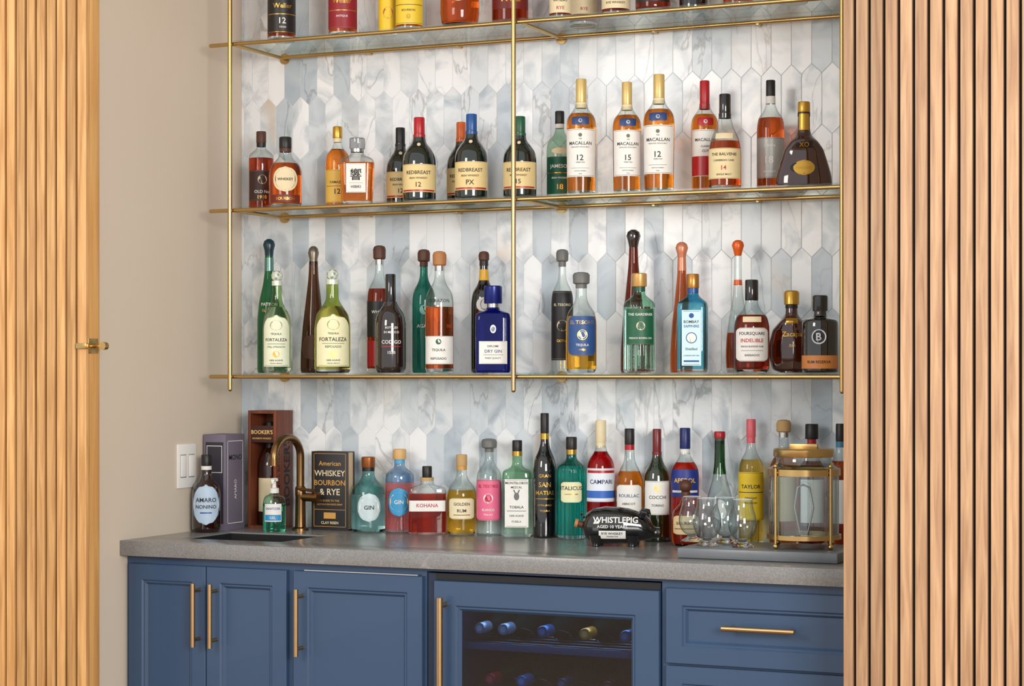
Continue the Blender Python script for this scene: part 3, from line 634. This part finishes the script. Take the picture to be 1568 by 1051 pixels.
bottle('liqueur_bottle', 834, YR, bc, 190, 36, 'wine', blackg, cap=K, capz=.84, capr=.36, foil=GO, labels=[(.12, .56, 70, 'rect', None, [('GRAN', .86, .06, GO, .8), ('SAN', .70, .09, GO, .8), ('MATIAS', .55, .09, GO, 1), ('~', .44, .012, GO, .7), ('EXTRA ANEJO', .32, .04, GO, 1), ('TEQUILA', .22, .04, GO, .7)])])
bottle('liqueur_bottle', 875, YR, bc, 155, 42, 'sq', shell((50, 176, 166), .4), .72, liquid((40, 200, 184), .95), cap=K, capz=.88, capr=.40, foil=GO, flute=16, labels=[(.36, .56, 46, 'tag', paint((224, 220, 176), .5), [('ITALICUS', .7, .2, INK, 1), ('~', .4, .05, GO, .6)])])
bottle('aperitif_bottle', 920, YR, bc, 182, 43, 'std', clear, .74, liquid((214, 10, 20), .88), cap=CR, capz=.82, capr=.38, foil=CR, labels=[(.32, .60, 80, 'rect', paint((222, 228, 236), .5), [('CAMPARI', .6, .30, paint((20, 26, 84), .5), 1.05), ('~', .90, .08, RD), ('~', .22, .22, paint((50, 100, 184), .5), .98)])])
bottle('liqueur_bottle', 964, YR, bc, 171, 42, 'red', clear, .62, liquid((244, 164, 40), .95), cap=K, capz=.86, capr=.36, foil=RD, labels=[(.26, .50, 62, 'tag', W, [('ROUILLAC', .6, .18, BL2, .95), ('ABRICOT', .3, .12, INK, .6)])])
bottle('vermouth_bottle', 1006, YR, bc, 172, 39, 'wine', dark((26, 36, 14)), cap=paint((110, 24, 30), .35), capz=.80, capr=.34, foil=paint((110, 24, 30), .35), labels=[(.24, .54, 70, 'rect', W, [('COCCHI', .52, .16, INK, .85), ('@', .78, .2, GO, 1), ('TORINO', .28, .1, INK, .6)])])
bottle('aperitif_bottle', 1049, YR+.002, bc, 175, 43, 'std', clear, .7, liquid((230, 56, 14), .9), cap=paint((20, 36, 100), .4), capz=.82, capr=.38, foil=W, labels=[(.40, .64, 70, 'rect', paint((24, 46, 130), .5), [('APEROL', .6, .32, paint((236, 186, 40), .5), 1), ('~', .2, .08, W)])])
bottle('whiskey_bottle', 1050, 5.148, bc, 101, 46, 'blan', clear, .60, AM2, cap=BRN, capz=.80, capr=.4, capstyle='ball', labels=[(.18, .46, 56, 'tag', paint((224, 192, 144), .6), [('BOURBON', .6, .2, INK, .8), ('~', .3, .04, BRN)])])
bottle('tequila_bottle', 1102, YR-.01, bc, 172, 54, 'dec', clear, .0, None, cap=RD, capz=.94, capr=.32, foil=GRN, labels=[(.62, .92, 178, 'rect', shell((70, 150, 90), .5), []), (.22, .40, 26, 'oval', W, [('@', .5, .7, GRY, 1)])])
bottle('whiskey_bottle', 1150, YR, bc, 192, 38, 'std', clear, .68, liquid((240, 206, 100), .96), cap=paint((216, 96, 108), .4), capz=.86, capr=.38, foil=paint((216, 96, 108), .4), labels=[(.20, .58, 82, 'rect', paint((236, 200, 40), .5), [('TAYLOR', .7, .12, INK, 1), ('~', .58, .015, INK), ('STRAIGHT', .46, .06, INK, .6), ('BOURBON', .36, .06, INK, .6)])])
bottle('whiskey_bottle', 1200, YR, bc, 193, 44, 'std', clear, .7, AM, cap=CORK, capz=.88, capr=.5, capstyle='mush', foil=SI, labels=[(.2, .55, 60, 'rect', CR, [])])
bottle('whiskey_bottle', 1243, YR, bc, 188, 40, 'std', clear, .7, AMD, cap=K, capz=.88, capr=.5, foil=RD, labels=[(.2, .55, 60, 'rect', W, [])])
bottle('whiskey_bottle', 1287, YR, bc, 190, 40, 'std', clear, .7, AM2, cap=K, capz=.86, capr=.36, foil=paint((60, 120, 150), .4), labels=[(.2, .55, 60, 'rect', W, [])])

# ---------------------------------------------------------------- gift box, wooden case, book, sanitizer
lav = paint((112, 104, 120), .6); lavd = paint((50, 46, 56), .6)
mb = MB('gift_box'); a, b = (-3.279, 5.075, CTOP), (-3.202, 5.180, CTOP+.283)
mb.box(a, b, lav, .001)
U, V3 = (0, 1, 0), (0, 0, 1); xx = b[0]+.0004
for y0, y1, z0, z1 in ((5.085, 5.17, CTOP+.262, CTOP+.264), (5.085, 5.17, CTOP+.02, CTOP+.022), (5.085, 5.0865, CTOP+.02, CTOP+.264), (5.1685, 5.17, CTOP+.02, CTOP+.264)):
    mb.box((xx-.0006, y0, z0), (xx, y1, z1), W)
mb.ptext('MONO', (xx+.0002, 5.128, CTOP+.215), U, V3, .018, .07, INK)
mb.ptext('AMARO', (xx+.0002, 5.128, CTOP+.12), U, V3, .012, .15, W, rot=1)
mb.box((a[0]+.008, a[1]-.0006, CTOP+.02), (b[0]-.008, a[1], CTOP+.26), lavd); mb.box((a[0]+.012, a[1]-.0009, CTOP+.17), (b[0]-.012, a[1]-.0003, CTOP+.25), W)
mb.box((a[0]+.014, a[1]-.0012, CTOP+.172), (b[0]-.014, a[1]-.0006, CTOP+.248), lavd)
mb.build()
mb = MB('wooden_bottle_case'); wd = wood((88, 40, 22), (128, 64, 36), 10, .5, 'case'); ft = paint((222, 180, 106), .5)
x0, x1, y0, y1, h = -3.198, -3.102, 5.192, 5.292, .352
z0 = CTOP; mb.rn = (.5, .5, .5)
mb.box((x0, y0, z0), (x0+.009, y1, z0+h), wd, .0008); mb.box((x1-.009, y0, z0), (x1, y1, z0+h), wd, .0008)
mb.box((x0+.009, y1-.009, z0), (x1-.009, y1, z0+h), wd); mb.box((x0+.009, y0, z0), (x1-.009, y1-.009, z0+.009), wd)
mb.box((x0+.009, y0, z0+h-.009), (x1-.009, y1-.009, z0+h), wd)
mb.box((x0+.009, y0+.002, z0+h-.095), (x1-.009, y0+.006, z0+h-.045), paint((60, 26, 18), .5))
mb.ptext("BOOKER'S", ((x0+x1)/2, y0+.0012, z0+h-.064), (1, 0, 0), (0, 0, 1), .018, .074, ft, .025); mb.ptext('BOURBON WHISKEY', ((x0+x1)/2, y0+.0012, z0+h-.083), (1, 0, 0), (0, 0, 1), .007, .066, ft)
mb.ptext("BOOKER'S", (x1+.0004, (y0+y1)/2+.014, z0+.17), (0, 1, 0), (0, 0, 1), .036, .25, paint((34, 16, 10), .6), .03, rot=1)
mb.ptext('SMALL BATCH', (x1+.0004, (y0+y1)/2-.032, z0+.17), (0, 1, 0), (0, 0, 1), .014, .22, paint((34, 16, 10), .6), rot=1)
R_ = .034
cx_, cy_ = (x0+x1)/2, (y0+y1)/2-.002
pr = round_profile([(R_*.92, .0095), (R_, .015), (R_, .19), (R_*.8, .215), (R_*.4, .24), (R_*.36, .29)], .008)
mb.lathe(pr, dkbrown, o=(cx_, cy_, z0)); mb.lathe([(R_*.42, .24), (R_*.42, .315), (R_*.36, .318)], K, o=(cx_, cy_, z0))
rings = [[(cx_+(R_+.0008)*math.sin(t*.12), cy_-(R_+.0008)*math.cos(t*.12), z0+zz) for t in range(-9, 10)] for zz in (.05, .15)]
mb.loft(rings, CR, closed=False)
mb.build()
mb = MB('cocktail_book'); x0, x1, y0, y1, h = wx(477, 5.225), wx(533, 5.225), 5.225, 5.265, .232
cov = paint((36, 34, 37), .55); cg = paint((200, 148, 70), .5)
mb.box((x0, y0, CTOP), (x1, y0+.003, CTOP+h), cov, .0006); mb.box((x0, y1-.003, CTOP), (x1, y1, CTOP+h), cov, .0006); mb.box((x0, y0+.003, CTOP), (x0+.003, y1-.003, CTOP+h), cov)
mb.box((x0+.003, y0+.003, CTOP+.003), (x1-.004, y1-.003, CTOP+h-.003), paint((208, 180, 146), .8))
cx_ = (x0+x1)/2; w_ = x1-x0
for st, zz, hh, mm, mw in (('American', .197, .017, cg, .6), ('WHISKEY', .168, .021, CR, .84), ('BOURBON', .140, .019, cg, .84), ('& RYE', .113, .019, CR, .6), ('A GUIDE TO THE', .087, .006, cg, .6), ("NATION'S FAVORITE SPIRIT", .076, .006, cg, .7), ('CLAY RISEN', .022, .008, CR, .5)):
    mb.ptext(st, (cx_, y0-.0004, CTOP+zz), (1, 0, 0), (0, 0, 1), hh, w_*mw, mm)
for zz in (.06, .225, .010): mb.box((x0+.008, y0-.0004, CTOP+zz), (x1-.008, y0, CTOP+zz+.0012), cg)
for xx in (x0+.008, x1-.009): mb.box((xx, y0-.0004, CTOP+.01), (xx+.0012, y0, CTOP+.2262), cg)
mb.box((cx_-.02, y0-.0004, CTOP+.034), (cx_+.02, y0, CTOP+.052), cg)
mb.build()
Yh = 5.125; Xh = wx(420, Yh); mb = MB('hand_sanitizer_bottle'); s = dep(Xh, Yh)/F
R = 17.5*s
pr = round_profile([(R*.92, 0), (R, .003), (R, .085), (R*.85, .102), (R*.4, .108), (R*.38, .114)], .008)
gel = liquid((90, 214, 176), .95)
mb.lathe(pr[:8]+[(R, .074)], gel); mb.lathe([(R, .074)]+[p for p in pr if p[1] > .075], shell((210, 240, 236), .5), False, False)
mb.lathe([(R*.42, .112), (R*.42, .126), (R*.2, .128), (R*.16, .145), (R*.34, .147), (R*.34, .154), (R*.2, .156)], W, seg=24)
mb.box((-.006, -.034, .147), (.006, 0, .154), W, .002); mb.box((-.004, -.036, .141), (.004, -.029, .15), W, .001)
def lf(a, zz, off=.0006): return ((R+off)*math.sin(a/R), -(R+off)*math.cos(a/R), zz)
mb.loft([[lf(R*.8*(j/8-1), zz) for j in range(17)] for zz in (.03, .082)], W, closed=False)
mb.loft([[lf(R*.75*(j/8-1), zz, .0009) for j in range(17)] for zz in (.033, .050)], paint((50, 140, 196), .5), closed=False)
mb.text('SANITIZER', lambda a, b: lf(a, .068+b, .0012), .010, R*1.3, BL2); mb.text('GEL', lambda a, b: lf(a, .0415+b, .0013), .008, R, W)
mb.build((Xh, Yh, CTOP), .4)

# ---------------------------------------------------------------- switch plate
mb = MB('light_switch_plate'); xw = WL
sy_0, sy_1, sz0, sz1 = 4.945, 5.04, 1.042, 1.17
mb.box((xw, sy_0, sz0), (xw+.006, sy_1, sz1), white, .0018)
for k in (0, 1):
    yc = sy_0+.027+k*.042
    mb.box((xw+.005, yc-.015, sz0+.03), (xw+.0068, yc+.015, sz1-.03), paint((150, 150, 148), .5), .0005)
    mb.box((xw+.005, yc-.0135, sz0+.033), (xw+.0098, yc+.0135, sz1-.033), white, .001)
mb.build()

# ---------------------------------------------------------------- tray, glasses, canister, pig bottle
tz = CTOP+.026
mb = MB('serving_tray'); tx0, tx1 = wx(1037, 4.785), -1.288
mb.box((tx0, 4.785, CTOP+.0005), (tx1, 5.03, tz), paint((104, 108, 112), .3, var=.12, scale=30), .003)
mb.build()
tg = shell((240, 248, 250), .22, .8, .10)
def tulip(px, Y, k=1.0):
    mb = MB('whiskey_tasting_glass'); Xg = wx(px, Y)
    outr = round_profile([(.016, .018), (.026, .026), (.034, .047), (.032, .068), (.024, .095), (.0235, .110)], .01)
    mb.lathe([(r*k, z*k) for r, z in outr], tg, True, False, seg=36)
    mb.lathe([(.0235*k, .110*k), (.0226*k, .1106*k), (.0221*k, .1095*k)], paint((210, 216, 218), .1), False, False, seg=36)
    mb.lathe([(.026*k, 0), (.026*k, .003*k), (.013*k, .010*k), (.010*k, .016*k), (.016*k, .0185*k)], liquid((248, 250, 250), 1.0), seg=36)
    mb.build((Xg, Y, tz+.0003))
tulip(1083, 4.88, 1.08); tulip(1137, 4.87, 1.08); tulip(1112, 4.975, 1.05); tulip(1060, 4.985, 1.05)
mb = MB('brass_glass_canister'); cY = 4.915; cX = wx(1231, cY); q = dep(cX, cY)/F
R = 53*q
def Lq(pts, m, c0=True, c1=True): mb.lathe([(r*R, z*q) for r, z in pts], m, c0, c1, seg=56)
Lq([(.96, 18), (1.0, 20), (1.0, 122)], tg, True, False)
Lq([(.93, 22), (.93, 118)], shell((250, 252, 252), .5, .5), False, False)
Lq([(.90, 14), (1.07, 14), (1.07, 21), (1.01, 21.5)], br, True, False)
Lq([(1.0, 111), (1.05, 111), (1.05, 121), (1.0, 122)], br, False, False)
Lq([(1.0, 122), (.84, 127), (.80, 130), (.80, 140)], tg, False, False)
Lq([(.0001, 139), (.86, 139), (.88, 141), (.88, 150), (.84, 152), (.0001, 152.5)], br, False, False)
mb.box((-22*q, -4*q, 152*q), (22*q, 4*q, 159*q), br, .0015)
for k in range(4):
    a = math.pi/4+k*math.pi/2+.25; x_, y_ = math.cos(a)*R*1.1, math.sin(a)*R*1.1
    mb.tube([(x_, y_, .006), (x_, y_, 124*q)], .0038, br, 12); mb.ball((x_, y_, .0075), .0075, br, seg=14, nr=8); mb.ball((x_, y_, 126*q), .006, br, seg=14, nr=8)
    for zz in (17, 116): mb.tube([(x_*.93, y_*.93, zz*q), (x_, y_, zz*q)], .0035, br, 10)
mb.tube([(.01, 0, 22*q), (.024, 0, .1), (.014, .0, .15), (-.002, 0, .157), (-.016, 0, .15), (-.024, 0, .1), (-.012, .004, 22*q)], .0026, SI, 10)
mb.build((cX, cY, tz+.0003))

mb = MB('pig_shaped_bottle'); pY = 5.06; pX = wx(951, pY); q = dep(pX, pY)/F
L = 60*q
tr = [(-1.0, .05, .56, .04), (-.97, .22, .56, .18), (-.88, .42, .57, .36), (-.70, .55, .59, .48), (-.40, .60, .61, .54), (-.05, .59, .61, .54), (.20, .56, .60, .50), (.38, .49, .59, .45), (.52, .45, .57, .42), (.66, .39, .53, .37), (.76, .30, .47, .29), (.82, .21, .42, .22), (.88, .175, .40, .19), (.97, .17, .39, .185), (.985, .18, .39, .195), (1.0, .16, .39, .17)]
Hh = 48*q
def zc_f(c): return (c+.03)*Hh*1.03
rings = []
for x_, rz_, zc, ry_ in tr:
    rings.append([(x_*L, ry_*Hh*math.cos(2*math.pi*i/32), zc_f(zc)+rz_*Hh*math.sin(2*math.pi*i/32)) for i in range(32)])
mb.loft(rings, blackg, True, True)
for x_ in (-.60, .32):
    for sgn in (-1, 1):
        yy = sgn*.28*Hh
        mb.lathe([(.13*Hh, 0), (.145*Hh, .02*Hh), (.14*Hh, .08*Hh), (.18*Hh, .18*Hh), (.24*Hh, .36*Hh)], blackg, seg=20, o=(x_*L+.02*sgn*L, yy, 0))
for sgn in (-1, 1):
    o = Vector((.54*L, sgn*.28*Hh, .95*Hh))
    mb.tube([o, o+Vector((.05*L, sgn*.08*Hh, .16*Hh)), o+Vector((.14*L, sgn*.12*Hh, .14*Hh)), o+Vector((.20*L, sgn*.13*Hh, .02*Hh))], [.10*Hh, .12*Hh, .08*Hh, .012*Hh], blackg, 12)
    mb.ball((.75*L, sgn*.25*Hh, .60*Hh), .035*Hh, paint((90, 90, 94), .2), seg=10, nr=6)
    mb.ball((1.0*L, sgn*.07*Hh, .44*Hh), .035*Hh, paint((50, 50, 54), .4), seg=10, nr=6, sx=.3)
mb.tube([(-.97*L, 0, .66*Hh), (-1.10*L, 0, .70*Hh)], [.11*Hh, .10*Hh], BRN, 18); mb.tube([(-1.10*L, 0, .70*Hh), (-1.18*L, 0, .725*Hh)], .14*Hh, WD, 18)
tail = [(-.93*L, 0, .86*Hh)]+[(-.93*L-.02*L*k+.03*L*math.sin(k*1.5), .06*Hh*math.cos(k*1.5), .86*Hh+.03*Hh*k) for k in range(1, 7)]
mb.tube(tail, .028*Hh, blackg, 8)
def pf(a, b, off=.0012):
    x_ = a/L
    k = [r for r in tr if r[0] <= x_]; r0 = k[-1] if k else tr[0]; nx_ = [r for r in tr if r[0] > x_]; r1 = nx_[0] if nx_ else tr[-1]
    t = (x_-r0[0])/(r1[0]-r0[0]) if r1[0] != r0[0] else 0
    rz_ = (r0[1]+(r1[1]-r0[1])*t)*Hh; ry_ = (r0[3]+(r1[3]-r0[3])*t)*Hh; zc = zc_f(r0[2]+(r1[2]-r0[2])*t)
    v = max(-.97, min(.97, (b-zc)/rz_)); return (a, -ry_*math.sqrt(1-v*v)-off, b)
mb.text('WHISTLEPIG', lambda a, b: pf(a-.12*L, .86*Hh+b), .19*Hh, 1.2*L, W, .02); mb.text('AGED 10 YEARS', lambda a, b: pf(a-.2*L, .65*Hh+b), .10*Hh, .85*L, W)
g = [[pf(-.2*L+.34*L*(2*j/10-1), (.26+.26*i/6)*Hh) for j in range(11)] for i in range(7)]
mb.loft(g, W, closed=False)
mb.text('RYE WHISKEY', lambda a, b: pf(a-.2*L, .43*Hh+b, .0020), .08*Hh, .6*L, INK); mb.text('STRAIGHT RYE', lambda a, b: pf(a-.2*L, .33*Hh+b, .0020), .04*Hh, .5*L, INK)
mb.build((pX, pY, CTOP+.0003), .30)

# ---------------------------------------------------------------- camera & light
cam = bpy.data.cameras.new('camera'); co = bpy.data.objects.new('camera', cam); sc.collection.objects.link(co)
co.location = (0, 0, CAMZ); co.rotation_euler = (math.radians(90), 0, TH)
cam.sensor_width = 36; cam.lens = F/1568*36; cam.shift_y = 49.5/1568; cam.clip_start = .05
sc.camera = co
w = bpy.data.worlds.new('world'); sc.world = w; w.use_nodes = True
bg = w.node_tree.nodes['Background']; bg.inputs[0].default_value = (.98, .985, 1, 1); bg.inputs[1].default_value = .97
def area(name, loc, tgt, sx, sy, e, col):
    l = bpy.data.lights.new(name, 'AREA'); l.shape = 'RECTANGLE'; l.size = sx; l.size_y = sy; l.energy = e; l.color = col
    o = bpy.data.objects.new(name, l); sc.collection.objects.link(o); o.location = loc
    o.rotation_euler = (Vector(tgt)-Vector(loc)).to_track_quat('-Z', 'Y').to_euler()
area('window_light', (1.6, 0.2, 2.1), (-2.3, 5.2, 1.3), 1.7, 1.4, 220, (1, .97, .93))
area('room_light', (-3.4, 0.6, 2.5), (-2.3, 5.2, 1.2), 1.2, 1.2, 55, (1, .93, .84))
area('cooler_fill_light', ((c0+c1)/2, 4.80, .795), ((c0+c1)/2, 4.80, 0), .45, .04, .8, (.7, .85, 1))  # fill lamp added to brighten the dark cooler interior
